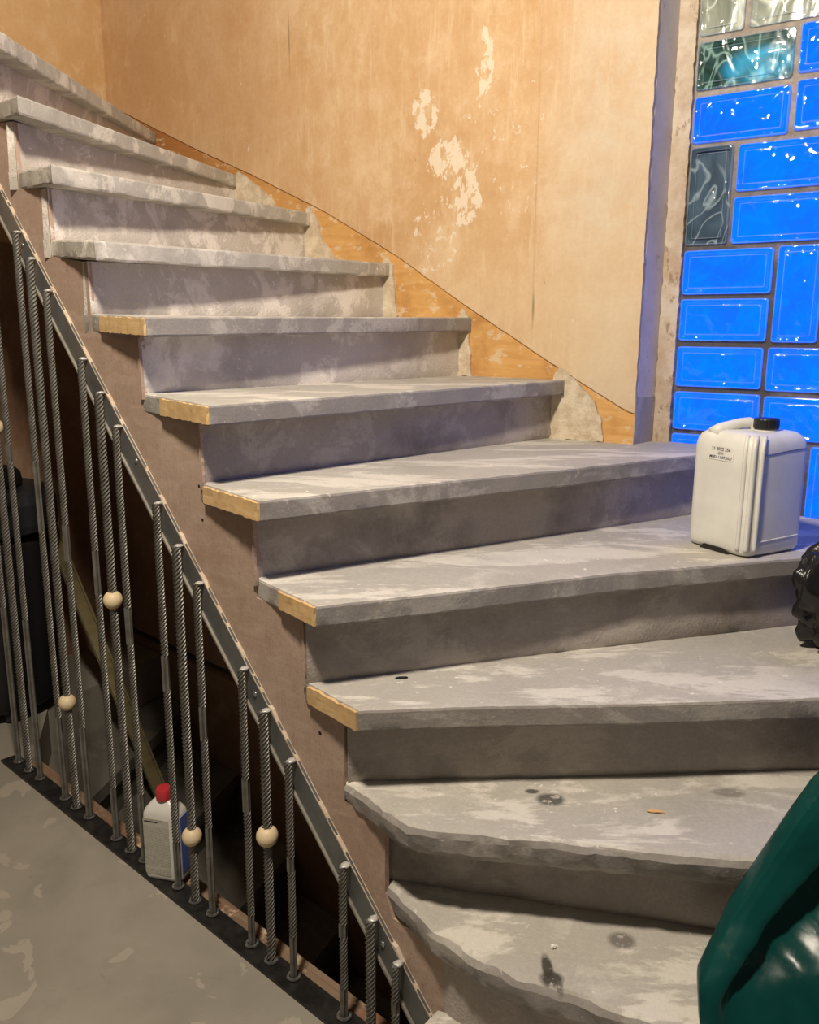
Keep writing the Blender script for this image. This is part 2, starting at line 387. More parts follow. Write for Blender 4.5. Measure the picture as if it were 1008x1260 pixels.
def m_pane(name, a, b, glint, emit=None):
    n = N(name); g = n.noise(9, 2, .4, n.mapping((1, .3, .7)), dist=1.6); h = n.noise(7, 1, .4, n.mapping((1.4, .3, .8), loc=(3, 3, 3)), dist=2)
    c = n.mix(n.ramp(g, (.38, 0), (.62, 1)), a, b)
    c = n.mix(n.ramp(h, (.47, 0), (.5, 1), (.53, 0)), c, glint)  # bright squiggles painted in as reflections on the wavy glass
    n.bump(g, .25, .02)
    if emit:
        mk = n.math('MULTIPLY', n.blob(emit[1], emit[2], .3), n.ramp(g, (.35, .3), (.6, 1)))
        n.b.inputs['Emission Color'].default_value = (*emit[0], 1); n.lk(mk, n.b.inputs['Emission Strength'])
    return n.fin(c, .15)
M_PCLEAR = m_pane('clear_pane', (.40, .40, .34), (.26, .27, .22), (.75, .75, .68))
M_PTEAL = m_pane('teal_pane', (.035, .10, .09), (.015, .05, .045), (.3, .45, .42), ((.0, .5, .85), (-.605, .14, .665), (.085, .2, .04)))
M_PGREY = m_pane('slate_pane', (.055, .085, .13), (.09, .135, .20), (.35, .42, .5))
def m_mortar():
    n = N('mortar'); g = n.noise(30, 6, .7); d = n.noise(7, 5, .6)
    c = n.mix(n.ramp(g, (.4, 0), (.65, 1)), (.42, .37, .32), (.28, .235, .2))
    s = n.new('ShaderNodeSeparateXYZ'); n.lk(n.co, s.inputs[0])
    low = n.new('ShaderNodeMapRange'); n.lk(s.outputs[2], low.inputs[0]); low.inputs[1].default_value = .55; low.inputs[2].default_value = .2
    c = n.mix(n.math('MULTIPLY', n.math('MULTIPLY', low.outputs[0], n.ramp(d, (.3, .4), (.5, 1))), .85), c, (.06, .055, .055))   # joints darker lower down
    n.bump(g, .6, .01); return n.fin(c, .9, spec=.2)
M_MORTAR = m_mortar()

# ------------------------------------------------------------------ setting: floor, walls
ID = Matrix.Identity(4)
def flat(poly, z0, z1):
    bm = bmesh.new(); loft(bm, [[Vector((x, y, z1)) for x, y in poly], [Vector((x, y, z0)) for x, y in poly]]); tri(bm); return bm
fl = flat([(-4.2, -3), (2.2, -3), (2.2, .25), (-.72, .25), (-.72, -.058), (-2.60, -.058), (-2.57, .03), (-2.89, .22), (-3.05, .78), (-4.2, .78)], ZF - .22, ZF)
o = obj('floor', fl, M_FLOOR, mw=SM); tag(o, kind='structure')
o = obj('floor_lower', flat([(-5, -3), (3, -3), (3, 2), (-5, 2)], -2.95, -2.85), M_DARKSTAIR, mw=SM); tag(o, kind='structure')

# back wall: masonry core, a plaster coat above the timber wall string and rough plaster patches beside each riser
bm = flat([(-3.25, .014), (-.838, .014), (-.8205, .118), (-.8205, .30), (-3.25, .30)], -2.9, 1.42)
wall = obj('wall_back', bm, M_REVEAL, mw=WM); tag(wall, kind='structure')
PB = [(-3.09, .875), (-2.828, .757), (-2.58, .649), (-2.286, .529), (-1.96, .385), (-1.654, .225), (-1.407, .075), (-1.087, -.106), (-.946, -.182), (-.86, -.226)]
bmp = prism(PB + [(-.838, -.232), (-.838, 1.42), (-3.09, 1.42)], -.002, .0145, .0016, .012, 3)
pl = obj('plaster_coat', bmp, M_WALL, wall)
bm = flat([(-.8385, .0), (-.8365, .0), (-.819, .117), (-.8215, .117)], -.325, -.19); obj('bare_render', bm, M_RISER, wall)
patches = [  # (a, z) outlines from riser to bare timber
    [(-1.105, -.325), (-1.105, -.19), (-1.075, -.105), (-1.05, -.118), (-1.0, -.165), (-.955, -.205), (-.935, -.26), (-.925, -.318)],
    [(-1.43, -.147), (-1.43, .0), (-1.405, .06), (-1.385, .03), (-1.378, -.06), (-1.372, -.147)],
    [(-1.73, .03), (-1.73, .18), (-1.70, .225), (-1.672, .20), (-1.668, .10), (-1.655, .03)],
    [(-2.07, .205), (-2.07, .35), (-2.03, .405), (-2.0, .37), (-1.975, .30), (-1.91, .22), (-1.90, .205)],
    [(-2.42, .38), (-2.42, .52), (-2.36, .545), (-2.28, .50), (-2.2, .44), (-2.16, .38)]]
for i, p in enumerate(patches): obj('plaster_patch', prism(p, -.008, .0125, .006, .01, i), M_INFILL, wall)
# timber wall string
tr = obj('trim_1', prism([(-3.0, .83), (-2.828, .765), (-2.58, .66), (-2.286, .54), (-1.96, .40), (-1.654, .235), (-1.407, .085), (-1.087, -.096), (-.90, -.19), (-.8385, -.215), (-.8385, -.322), (-1.2, -.33), (-1.6, -.1), (-2.1, .2), (-2.6, .42), (-3.0, .6)], .004, .013), M_WOODS, mw=WM)
tag(tr, kind='structure')
# left wall
bm = bmesh.new(); box(bm, -3.25, -3.09, -2.2, .014, -2.9, 1.42)
o = obj('wall_left', bm, M_WALL2, mw=WM); tag(o, kind='structure')
bm = bmesh.new(); box(bm, -3.091, -3.083, -2.2, .0, -2.8, .30); obj('shadow_coat', bm, M_DIM, o)  # added coat, its dark colour stands in for the stair's shadow
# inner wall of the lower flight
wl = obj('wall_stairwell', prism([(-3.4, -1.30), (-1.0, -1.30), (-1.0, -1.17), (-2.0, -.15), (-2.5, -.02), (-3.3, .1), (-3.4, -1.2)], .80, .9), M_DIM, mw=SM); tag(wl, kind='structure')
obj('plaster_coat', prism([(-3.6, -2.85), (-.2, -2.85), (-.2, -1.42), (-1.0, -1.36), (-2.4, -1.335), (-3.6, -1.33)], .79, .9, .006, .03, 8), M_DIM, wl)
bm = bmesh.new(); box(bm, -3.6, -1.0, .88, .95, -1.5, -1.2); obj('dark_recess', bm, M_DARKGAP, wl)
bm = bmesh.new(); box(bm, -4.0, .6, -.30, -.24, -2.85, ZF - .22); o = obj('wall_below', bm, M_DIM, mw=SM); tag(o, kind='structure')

# ------------------------------------------------------------------ window wall of glass blocks
win = empty('window_1'); win.matrix_basis = WM; tag(win, kind='structure')
bm = bmesh.new(); box(bm, -.80, 1.30, .130, .30, -1.1, 1.42); obj('mortar', bm, M_MORTAR, win)
bm = prism([(-.8215, -.325), (-.773, -.325), (-.772, .2), (-.774, .7), (-.772, 1.42), (-.8215, 1.42)], .112, .135, .003, .012, 4)
obj('plaster_edge', bm, M_LIP, win)
BL = [  # a0, a1, z0, z1, kind
    (-.769, -.656, .755, .985, 'clear'), (-.643, -.405, .755, .875, 'clear'), (-.643, -.405, .885, 1.0, 'clear'), (-.769, -.656, .995, 1.225, 'blue'), (-.643, -.405, 1.01, 1.125, 'blue'), (-.643, -.405, 1.135, 1.25, 'blue'),
    (-.769, -.528, .622, .740, 'teal'), (-.516, -.278, .629, .745, 'blue'),
    (-.769, -.527, .489, .607, 'blue'), (-.514, -.276, .494, .614, 'blue'),
    (-.769, -.656, .226, .480, 'grey'), (-.645, -.405, .358, .477, 'blue'), (-.647, -.405, .225, .345, 'blue'), (-.393, -.276, .225, .477, 'blue'),
    (-.769, -.532, .094, .213, 'blue'), (-.522, -.408, -.034, .216, 'blue'), (-.396, -.276, -.034, .216, 'blue'),
    (-.769, -.534, -.032, .083, 'blue'),
    (-.769, -.536, -.160, -.047, 'blue'), (-.526, -.288, -.163, -.046, 'blue'),
    (-.769, -.533, -.282, -.173, 'blue'), (-.525, -.285, -.293, -.176, 'blue'),
    (-.769, -.535, -.41, -.293, 'blue'), (-.525, -.407, -.545, -.304, 'blue'), (-.396, -.285, -.545, -.304, 'blue')]
for z in [-.41 + .13 * k for k in range(13)]:
    for a in (-.264, -.014, .236, .486, .736, .986):
        BL.append((a, a + .238, z, z + .118, 'blue'))
for a in (-.264, -.014, .236, .486, .736, .986):
    for z in (-.54, -.67, -.80): BL.append((a, a + .238, z, z + .116, 'blue'))
PANE = dict(blue=M_LIT, clear=M_PCLEAR, teal=M_PTEAL, grey=M_PGREY)
def rrect(x0, x1, z0, z1, r, y, n=4):
    out = []
    for cx, cz, a0 in ((x1 - r, z1 - r, 0), (x0 + r, z1 - r, 90), (x0 + r, z0 + r, 180), (x1 - r, z0 + r, 270)):
        for k in range(n + 1):
            a = R(a0 + 90 * k / n); out.append(Vector((cx + r * math.cos(a), y, cz + r * math.sin(a))))
    return out
for bi, (a0, a1, z0, z1, kd) in enumerate(BL):
    bm = bmesh.new(); f = .120
    rings = []
    for ins, y in ((0, .1315), (0, f + .004), (.0015, f + .001), (.004, f), (.010, f), (.013, f + .0035), (.017, f + .0035), (.019, f + .001), (.022, f + .0005)):
        rings.append(rrect(a0 + ins, a1 - ins, z0 + ins, z1 - ins, max(.008 - ins * .25, .003), y))
    rv = loft(bm, rings, cap=False); last = rv[-1]
    m = bm.faces.new(last)
    nr_ = len(rings[0])
    sh = obj('glass_block', bm, M_SHELL, win); sh.data.materials.append(M_RIM)
    for p in sh.data.polygons:
        if p.index < nr_ * 3 or nr_ * 6 <= p.index < nr_ * 7: p.material_index = 1
    smooth_by_angle(sh, 50)
    bm = bmesh.new(); loft(bm, [rrect(a0 + .001, a1 - .001, z0 + .001, z1 - .001, .008, .1275), rrect(a0 + .001, a1 - .001, z0 + .001, z1 - .001, .008, .1305)])
    obj('pane', bm, PANE[kd], sh)

# ------------------------------------------------------------------ staircase
stair = empty('staircase', (0, 0, 0))
tag(stair, 'grey screeded winding staircase climbing along the orange plaster wall, with bare timber tread ends', 'staircase')
# string line points A[i] = s where riser i+1 stands on tread i ; front corner C[i] ; wall end of nosing Rw[i]
A = {-1: -.76, 0: -.86, 1: -.975, 2: -1.082, 3: -1.189, 4: -1.337, 5: -1.505, 6: -1.724, 7: -1.935, 8: -2.106, 9: -2.257, 10: -2.40, 11: -2.60}
AZ = {7: .029, 8: .207, 9: .379}
C = {6: (-1.42, -.150), 7: (-1.634, .021), 8: (-1.829, .186), 9: (-2.004, .364), 10: (-2.147, .535), 11: (-2.27, .715)}
RW = {6: (-1.050, -.147), 7: (-1.378, .033), 8: (-1.686, .206), 9: (-2.022, .385), 10: (-2.373, .539), 11: (-2.811, .735)}
RB = {6: -1.088, 7: -1.414, 8: -1.711, 9: -2.05, 10: -2.387, 11: -2.83}
WB = .0125
def v3(xy, z): return Vector((xy[0], xy[1], z))
# riser front lines (plan), left to right
RL = {}
RL[2] = [(-.049, 1.4245), (.20, 1.368), (.529, 1.292), (1.1, 1.17), (1.7, 1.04)]
RL[3] = [(-.117, 1.469), (.022, 1.48), (.40, 1.50), (.804, 1.528), (1.95, 1.60)]
RL[4] = [(-.197, 1.527), (.337, 1.702), (.958, 1.889), (1.60, 2.05)]
e = W(-.573, .135, 0); RL[5] = [(-.31, 1.651), (.182, 1.926), (e.x, e.y)]
for i in range(6, 12):
    p, q_ = S(A[i - 1], 0.0, 0), W(RB[i], WB, 0); RL[i] = [(p.x, p.y), (q_.x, q_.y)]
# tread outlines: front edge from left to right, then the right-hand side, back edge follows the riser behind it
FR = {}
FR[1] = [v3(p, Z(1)) for p in [(-.041, 1.408), (-.009, 1.355), (.04, 1.285), (.102, 1.224), (.162, 1.18), (.239, 1.144), (.362, 1.084), (.60, .97), (.95, .80), (1.6, .60)]]
FR[2] = [v3(p, Z(2)) for p in [(-.120, 1.469), (-.088, 1.428), (-.058, 1.39), (-.03, 1.353), (-.001, 1.328), (.045, 1.312), (.158, 1.293), (.344, 1.263), (.57, 1.228), (1.7, .97)]]
FR[3] = [v3(p, Z(3)) for p in [(-.198, 1.535), (-.089, 1.412), (.14, 1.433), (.437, 1.447), (.763, 1.476), (1.92, 1.53)]]
FR[4] = [v3(p, Z(4)) for p in [(-.31, 1.651), (-.168, 1.475), (.087, 1.569), (.433, 1.70), (.702, 1.777), (.845, 1.819), (1.50, 2.0)]]
e = W(-.545, .13, 0)
FR[5] = [v3(p, Z(5)) for p in [(-.431, 1.748), (-.283, 1.575), (-.007, 1.746), (.374, 1.968), (.73, 2.195), (e.x, e.y)]]
for i in range(6, 12):
    az = AZ.get(i, Z(i))
    FR[i] = [S(A[i], .0, az), S(C[i][0], -.035, C[i][1]), W(RW[i][0], WB - .012, RW[i][1])]
RIGHT = {1: [(1.7, 1.0)], 2: [(1.75, 1.3)], 3: [(1.95, 1.62)], 4: [(1.60, 2.09)], 5: [tuple(W(-.82, .13, 0)[:2]), tuple(W(-.838, .01, 0)[:2])]}
def make_tread(i):
    fr = FR[i]; zb = Z(i)
    out = subdiv(fr, .014, closed=False); nfront = len(out)
    back = [v3(p, zb) for p in RIGHT.get(i, [])]
    if i >= 6:
        back += [W(RB[i + 1] if i < 11 else -3.08, WB, RW[i][1]) if i < 11 else W(-3.08, WB, zb)]
        if i == 11: back = [W(-3.085, WB, zb), W(-3.085, -.9, zb)]
    if i + 1 in RL:
        l = RL[i + 1]; d = (Vector(l[-1]) - Vector(l[0])).normalized(); nrm = Vector((-d.y, d.x)) * .03
        zl = fr[0].z
        bl = [v3(Vector(p) + nrm, zb) for p in l]
        if i >= 6: back[-1] = W(RB[i + 1] - .03, WB, RW[i][1]); bl = [v3(Vector(l[0]) + nrm, zl)]
        if i == 5: bl = bl[:1] ; back.append(W(RB[6] - .03, .0, zb))
        back += list(reversed(bl))
    poly = out + back
    n = len(poly); cen = sum(poly, Vector()) / n
    # orientation and inward normals in plan
    area = sum(poly[k].x * poly[(k + 1) % n].y - poly[(k + 1) % n].x * poly[k].y for k in range(n))
    sg = 1 if area > 0 else -1
    inn = []
    for k in range(n):
        t = (poly[(k + 1) % n] - poly[k - 1]); t.z = 0; t.normalize(); inn.append(Vector((-t.y, t.x, 0)) * sg)
    big = i <= 2
    th = .043
    rg = [(.010, 0), (.0065, 0), (.0022, -.0015), (.0, -.0055), (.0, -.022), (.0, -.038), (.002, -th + .001), (.010, -th), (.02, -th)]
    if big: rg = [(.017, 0), (.014, .0), (.006, -.004), (.0, -.014), (.001, -.028), (.004, -.042), (.012, -.054), (.02, -.056), (.03, -.056)]
    rings = []
    for ri, (ins, dz) in enumerate(rg):
        ring = []
        for k, p in enumerate(poly):
            q = p + Vector((0, 0, dz))
            if k < nfront:
                amp = .0024 if i >= 8 else .0014
                if big: amp = .006 if k < nfront * .35 else .003
                if ri <= 1 or ri == len(rg) - 1: amp = 0
                j = nz(q, 24, i) * amp + nz(q, 85, i + 3) * amp * .7
                q += inn[k] * (ins + j); q.z += (0 if amp == 0 else 1) * (nz(q, 30, i + 9) * .0018 + nz(q, 90, i) * .0012) * (1 if i >= 8 else .6) * (2.0 if big else 1) * (0 if ri == 1 else 1)
            ring.append(q)
        rings.append(ring)
    bm = bmesh.new(); loft(bm, rings); 
    bmesh.ops.triangulate(bm, faces=[f for f in bm.faces if len(f.verts) > 4], ngon_method='EAR_CLIP')
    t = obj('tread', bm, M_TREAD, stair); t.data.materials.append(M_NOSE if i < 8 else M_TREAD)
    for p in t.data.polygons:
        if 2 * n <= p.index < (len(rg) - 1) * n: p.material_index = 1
    smooth_by_angle(t, 22)
    return t
treads = {i: make_tread(i) for i in range(1, 12)}
# first tread at the floor
bm = bmesh.new()
p0 = subdiv([(.0555, 1.299, 0), (.02, 1.255, 0), (-.02, 1.10, 0), (.25, .82, 0), (.9, .5, 0), (1.5, .45, 0), (1.5, .75, 0), (.9, 1.0, 0), (.40, 1.17, 0), (.12, 1.28, 0)], .03)
loft(bm, [[Vector((p.x + nz(p, 30) * .003, p.y + nz(p, 30, 4) * .003, Z0 + dz)) for p in p0] for dz in (0, -.045)]); tri(bm)
obj('tread', bm, M_TREAD, stair)
# bare timber on the tread ends (string side)
def tread_end(i, u0, u1, z0=-.039, z1=-.004):
    a, c = FR[i][0], FR[i][1]; d = (c - a); L = d.length; ux = d / L
    nrm = Vector((ux.y, -ux.x, 0));
    if nrm.dot(Vector((0, 0, 0)) - a) < 0: nrm = -nrm
    bm = bmesh.new()
    rows = []
    for k in range(25):
        col = []
        for e_, zz in ((-1, z0), (0, (z0 + z1) / 2), (1, z1)):
            x = (u0 + (u1 - u0) * k / 24) * L
            if k in (0, 24): x += nz((zz * 3, i, 0), 60) * .006
            z = zz + e_ * nz((x, zz, i), 80) * .003
            P = a + ux * x + Vector((0, 0, z)); col.append(P + nrm * (.0055 + nz(P, 60) * .0012))
        col += [col[2] - nrm * .010, col[0] - nrm * .010]
        rows.append(col)
    loft(bm, rows)
    o = obj('tread_end', bm, M_WOODE, treads[i]); o['label'] = 'bare pale timber end of the grey tread'
tread_end(7, .20, .985); tread_end(6, .30, .985); tread_end(5, .02, .985); tread_end(4, .42, .985); tread_end(3, .06, .985)

def make_riser(i):
    l = [Vector(p) for p in RL[i]]
    if i < 6: l[0] = l[0] + (l[1] - l[0]).normalized() * .002
    zt = (Z(i) - .040); zb = Z(i - 1) - .01
    n = len(l); fr = subdiv([(p.x, p.y, 0) for p in l], .03, closed=False)
    bm = bmesh.new(); grid = []
    d = (l[-1] - l[0]).normalized(); nr = Vector((-d.y, d.x, 0))
    zend = 0
    if i >= 7: zt0, zt1 = FR[i][1].z - .038, FR[i][2].z - .038
    else: zt0 = zt1 = zt
    zb0, zb1 = zb, zb
    if i - 1 >= 7: zb0, zb1 = FR[i - 1][0].z - .012, RW[i - 1][1] - .012
    for k, p in enumerate(fr):
        u = k / (len(fr) - 1); a, b = zb0 + (zb1 - zb0) * u, zt0 + (zt1 - zt0) * u
        row = []
        for j in range(7):
            q = Vector((p.x, p.y, a + (b - a) * j / 6)); q -= nr * (nz(q, 14, i) * .003 + nz(q, 50, i) * .0012)
            if j == 0: q += nr * .006
            if j == 1: q -= nr * (.003 + .003 * nz(q, 40, 2))
            row.append(q)
        row += [row[-1] + nr * .022, row[0] + nr * .022]
        grid.append(row)
    loft(bm, grid)
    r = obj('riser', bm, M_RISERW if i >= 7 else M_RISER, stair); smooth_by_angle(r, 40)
for i in range(2, 12): make_riser(i)
# riser below the first winder, curved with it
fr1 = subdiv([(.055, 1.318, 0), (.075, 1.285, 0), (.125, 1.245, 0), (.18, 1.21, 0), (.26, 1.175, 0), (.38, 1.12, 0), (.62, 1.01, 0), (1.5, .70, 0)], .02, closed=False)
bm = bmesh.new(); loft(bm, [[p + Vector((0, 0, Z0 - .02)), p + Vector((nz(p, 20) * .003, 0, Z0 + .06)), p + Vector((0, 0, Z(1) - .05)), p + Vector((.02, .03, Z(1) - .05)), p + Vector((.02, .03, Z0 - .02))] for p in fr1])
r = obj('riser', bm, M_RISER, stair); smooth_by_angle(r, 40)
# string: stepped on top, raking below
pts = []
SLOPE = -1.049
def zs(s): return .309 + (s + 2.314) * SLOPE
pts.append((-.745, Z0 - .16)); pts.append((-.745, Z(1) - .055)); pts.append((A[1] + .02, Z(1) - .055)); pts.append((A[1], Z(1) - .01))
for i in range(2, 12):
    top = FR[i][1].z if i >= 6 else Z(i)
    fz = FR[i][0].z
    pts.append((A[i - 1], top - .040)); pts.append((A[i], fz - .040)); pts.append((A[i], fz - .004))
pts.append((-2.62, Z(11) - .004)); pts.append((-2.62, zs(-2.62) - .06)); pts.append((-.80, zs(-.80) - .06))
bm = prism(pts, -.001, .010)
st = obj('string', bm, M_STRING, stair, SM)
# thin upstands of plaster left standing along the riser ends
for i in range(4, 8):
    top = (FR[i][1].z if i >= 6 else Z(i)) - .045; bot = (FR[i - 1][0].z if i >= 7 else Z(i - 1)) - (.012 if i != 10 else .09)
    obj('plaster_ridge', prism([(A[i - 1] - .002, bot), (A[i - 1] + .006, bot), (A[i - 1] + .0045, top), (A[i - 1] - .002, top)], -.007, .0, .0025, .008, i), M_STRING, st)
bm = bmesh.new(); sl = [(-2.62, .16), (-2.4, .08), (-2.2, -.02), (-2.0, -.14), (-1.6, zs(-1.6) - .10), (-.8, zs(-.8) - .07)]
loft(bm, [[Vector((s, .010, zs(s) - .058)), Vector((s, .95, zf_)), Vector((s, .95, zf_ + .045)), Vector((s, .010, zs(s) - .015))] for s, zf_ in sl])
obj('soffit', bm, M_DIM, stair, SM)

# ------------------------------------------------------------------ lower flight
low = empty('lower_staircase'); tag(low, 'dark lower flight of steps going down behind the rod railing', 'staircase')
TIP = {0: (-3.05, .78), 1: (-2.872, .775), 2: (-2.525, .775), 3: (-2.193, .775), 4: (-1.93, .775), 5: (-1.65, .775), 6: (-1.37, .775), 7: (-1.1, .775), 8: (-.8, .775)}
STR = {0: (-2.56, .03), 1: (-2.25, -.22), 2: (-2.02, -.22), 3: (-1.83, -.22), 4: (-1.62, -.22), 5: (-1.4, -.22), 6: (-1.18, -.22), 7: (-.95, -.22), 8: (-.7, -.22)}
for k_ in range(1, 8):
    z = ZF - .175 * k_
    a, b, c, d = TIP[k_ - 1], TIP[k_], STR[k_], STR[k_ - 1]
    if k_ == 1: poly = [(-2.89, .22), (-3.02, .775), b, c, (-2.6, -.22), (-2.56, .02)]
    else: poly = [(a[0] - .05, a[1]), b, c, (d[0] - .05, d[1])]
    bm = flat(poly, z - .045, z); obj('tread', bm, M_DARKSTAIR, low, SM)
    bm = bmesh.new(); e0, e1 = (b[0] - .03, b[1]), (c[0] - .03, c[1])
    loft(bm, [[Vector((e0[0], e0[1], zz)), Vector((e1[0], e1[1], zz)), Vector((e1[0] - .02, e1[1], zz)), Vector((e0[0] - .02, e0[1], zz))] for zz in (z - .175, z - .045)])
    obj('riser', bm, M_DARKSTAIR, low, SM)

# timber lining along the floor edge
bm = bmesh.new(); box(bm, -2.57, -.74, .010, .044, ZF - .17, ZF - .012); bevel(bm, .003, 1)
o = obj('trim_2', bm, M_TRIMW, mw=SM); tag(o, kind='structure')

# ------------------------------------------------------------------ rod railing
rail = empty('stair_railing'); rail.matrix_basis = SM
tag(rail, 'iron railing of twisted rods in groups of three with wooden balls, below the stair string', 'railing')
ca = math.atan(SLOPE); c_, s_ = math.cos(ca), math.sin(ca)
def along(s0, s1, h0, h1, y0, y1):     # bar following the string slope; h measured square to the slope, below the top line
    bm = bmesh.new(); pts = []
    for s, h in ((s0, h0), (s1, h0), (s1, h1), (s0, h1)):
        pts.append((s + s_ * h, zs(s) - c_ * h))
    loft(bm, [[Vector((x, y0, z)) for x, z in pts], [Vector((x, y1, z)) for x, z in pts]]); bevel(bm, .0012, 1); return bm
obj('top_rail', along(-2.62, -.80, 0, .054, -.009, -.002), M_STRIP, rail)
bead = [(s, zs(s) - .001 + max(0, nz((s, 0, 0), 40) + .5 * nz((s, 0, 0), 110)) * .009) for s in [-2.62 + .012 * k for k in range(152)]]
bm = bmesh.new(); loft(bm, [[Vector((s, y, z)) for s, z in bead] + [Vector((s, y, zs(s) - .004)) for s, z in reversed(bead)] for y in (-.0095, -.0005)])
obj('plaster_bead', bm, M_LIP, rail)
obj('rail_flange', along(-2.62, -.80, .0545, .0615, -.0135, -.002), M_FLANGE, rail)
bm = bmesh.new(); box(bm, -2.62, -.74, -.058, -.003, ZF, ZF + .007); bevel(bm, .0015, 1); obj('base_plate', bm, M_BLACK, rail)
for s, z in ((-2.246, .201), (-1.757, -.3), (-1.342, -.744), (-.974, -1.137)):
    bm = bmesh.new(); bmesh.ops.create_uvsphere(bm, u_segments=12, v_segments=6, radius=.0065, matrix=Matrix.Translation((s, -.009, z)) @ Matrix.Diagonal((1, .6, 1, 1)))
    obj('bolt', bm, M_BOLT, rail, smooth=True)
def rod_mesh(z0, z1, rad, pitch, plain=()):
    me_b = bmesh.new(); n = 12; H = z1 - z0; m = int(H / .003); prev = None
    ph = 0.0
    rings = []
    for i in range(m + 1):
        z = z0 + H * i / m
        pl_ = any(a < (z - z0) / H < b for a, b in plain)
        ph += (0 if pl_ else 2 * math.pi / pitch * H / m)
        ring = []
        for k in range(n):
            a = 2 * math.pi * k / n + ph
            r = rad * (1.08 if k % 2 == 0 else .72)
            ring.append(Vector((r * math.cos(a), r * math.sin(a), z)))
        rings.append(ring)
    loft(me_b, rings)
    return me_b
YR = -.030
GROUPS = [(-2.564, -2.486, -2.413), (-2.250, -2.180, -2.107), (-1.957, -1.880, -1.815), (-1.660, -1.584, -1.516), (-1.366, -1.295, -1.222), (-1.067, -.990, -.927)]
BALLZ = {0: -.28, 1: -1.021, 2: -.656, 3: -1.172, 4: -1.043}
def torus(bm, R0, r0, z, n=14, m=6):
    rings = [[Vector(((R0 + r0 * math.cos(2 * math.pi * j / m)) * math.cos(2 * math.pi * i / n), (R0 + r0 * math.cos(2 * math.pi * j / m)) * math.sin(2 * math.pi * i / n), z + r0 * math.sin(2 * math.pi * j / m))) for j in range(m)] for i in range(n)]
    rings.append(rings[0]); loft(bm, rings, cap=False); bmesh.ops.remove_doubles(bm, verts=bm.verts[:], dist=1e-6)
cb = bmesh.new(); torus(cb, .0125, .0035, .0035); cme = bpy.data.meshes.new('collar'); cb.to_mesh(cme); cb.free(); cme.materials.append(M_COLLAR)
bb = bmesh.new(); bmesh.ops.create_uvsphere(bb, u_segments=24, v_segments=16, radius=.0235)
for v in bb.verts:                                        # drilled top and bottom: flattened poles
    if abs(v.co.z) > .0215: v.co.z = math.copysign(.0205, v.co.z)
bme = bpy.data.meshes.new('wooden_ball'); bb.to_mesh(bme); bb.free(); bme.materials.append(M_BALL)
for p in bme.polygons: p.use_smooth = True
for gi, g in enumerate(GROUPS):
    for ri, s in enumerate(g):
        zt = zs(s) - .006 + random.uniform(-.006, .006)
        mid = ri == 1
        rr = random.Random(gi * 7 + ri)
        plain = () if mid else ((.0, rr.uniform(.1, .3)), (rr.uniform(.5, .56), rr.uniform(.58, .66)))
        ro = obj('rod', rod_mesh(ZF + .006, zt, .0098 if mid else .0080, .060 if mid else .055, plain), M_ROD, rail, Matrix.Translation((s, YR + (.004 if mid else .006), 0)))
        c = link('collar', cme, None, ro); c.location.z = ZF + .007
        bm = bmesh.new(); bmesh.ops.create_icosphere(bm, subdivisions=2, radius=.0075)
        for v in bm.verts: v.co *= 1 + nz(v.co, 200, gi + ri) * .5
        wv = obj('weld', bm, M_WELD, ro, smooth=True); wv.location = (.002, .006, zt + .001); wv.scale = (1.1, 1.4, .55)
        if mid and gi in BALLZ:
            b = link('wooden_ball', bme, None, ro); b.location.z = BALLZ[gi]; b.rotation_euler.z = gi * 1.3

# ------------------------------------------------------------------ white canister on the fourth tread
Fc, Lc = Vector((.741, 1.805, 0)), Vector((.656, 1.962, 0))
ux = (Fc - Lc).normalized(); Lx, Ly, Hh = .178, .184, .272
can = empty('jerrycan', (Lc + Vector((0, 0, Z(4) + .0015)))); can.rotation_euler.z = math.atan2(ux.y, ux.x)
tag(can, 'white plastic jerrycan with black screw cap standing on the step by the blue glass blocks', 'canister')
def sqring(x0, x1, y0, y1, r, z, n=5):
    return [Vector((p.x, p.z, z)) for p in rrect(x0, x1, y0, y1, r, 0, n)]
bm = bmesh.new(); rings = []
for ins, z, r in ((.014, .0, .02), (.006, .003, .02), (.001, .012, .022), (0, .03, .024), (0, .07, .024), (0, .12, .024), (0, .20, .024), (0, .235, .024), (.002, .250, .025), (.007, .262, .026), (.016, .270, .028), (.030, .273, .028)):
    rings.append(sqring(ins, Lx - ins, ins, Ly - ins, r, z))
loft(bm, rings)
tri(bm); body = obj('body', bm, M_CAN, can); smooth_by_angle(body, 50)
# two raised ribs running up the front corner and over the shoulders
def corner_rib(dx, dy, w):
    bm = bmesh.new(); pts = []
    for z in [0.014 + .008 * k for k in range(30)] + [.254, .262, .268]:
        ins = 0 if z < .235 else (z - .235) ** 2 * 14
        if z < .03: ins = (.03 - z) ** 2 * 8
        pts.append((Lx - dx - ins * .6, dy + ins, z))
    tube(bm, pts, w, 8); obj('rib', bm, M_CAN, can, smooth=True)
corner_rib(.006, .004, .0062); corner_rib(.024, -.0015, .0048); corner_rib(-.0015, .022, .0048)
# dark slab painted as the shade of a foot notch on the front face and side seam
bm = bmesh.new(); loft(bm, [[Vector((x, y, z)) for x, z in ((.045, -.001), (.058, .010), (.112, .010), (.128, -.001))] for y in (-.0012, .012)]); obj('notch_shade', bm, M_DARKGAP, can)
bm = bmesh.new(); tube(bm, [(Lx + .0003, .03, .228), (Lx + .0003, .10, .233), (Lx + .0003, .172, .237)], .0012, 6); obj('seam', bm, M_COLLAR, can)
bm = bmesh.new(); tube(bm, [(Lx + .0003, .03, .034), (Lx + .0006, .10, .036), (Lx + .0003, .165, .038)], .0015, 6); obj('mould_line', bm, M_CAN, can)
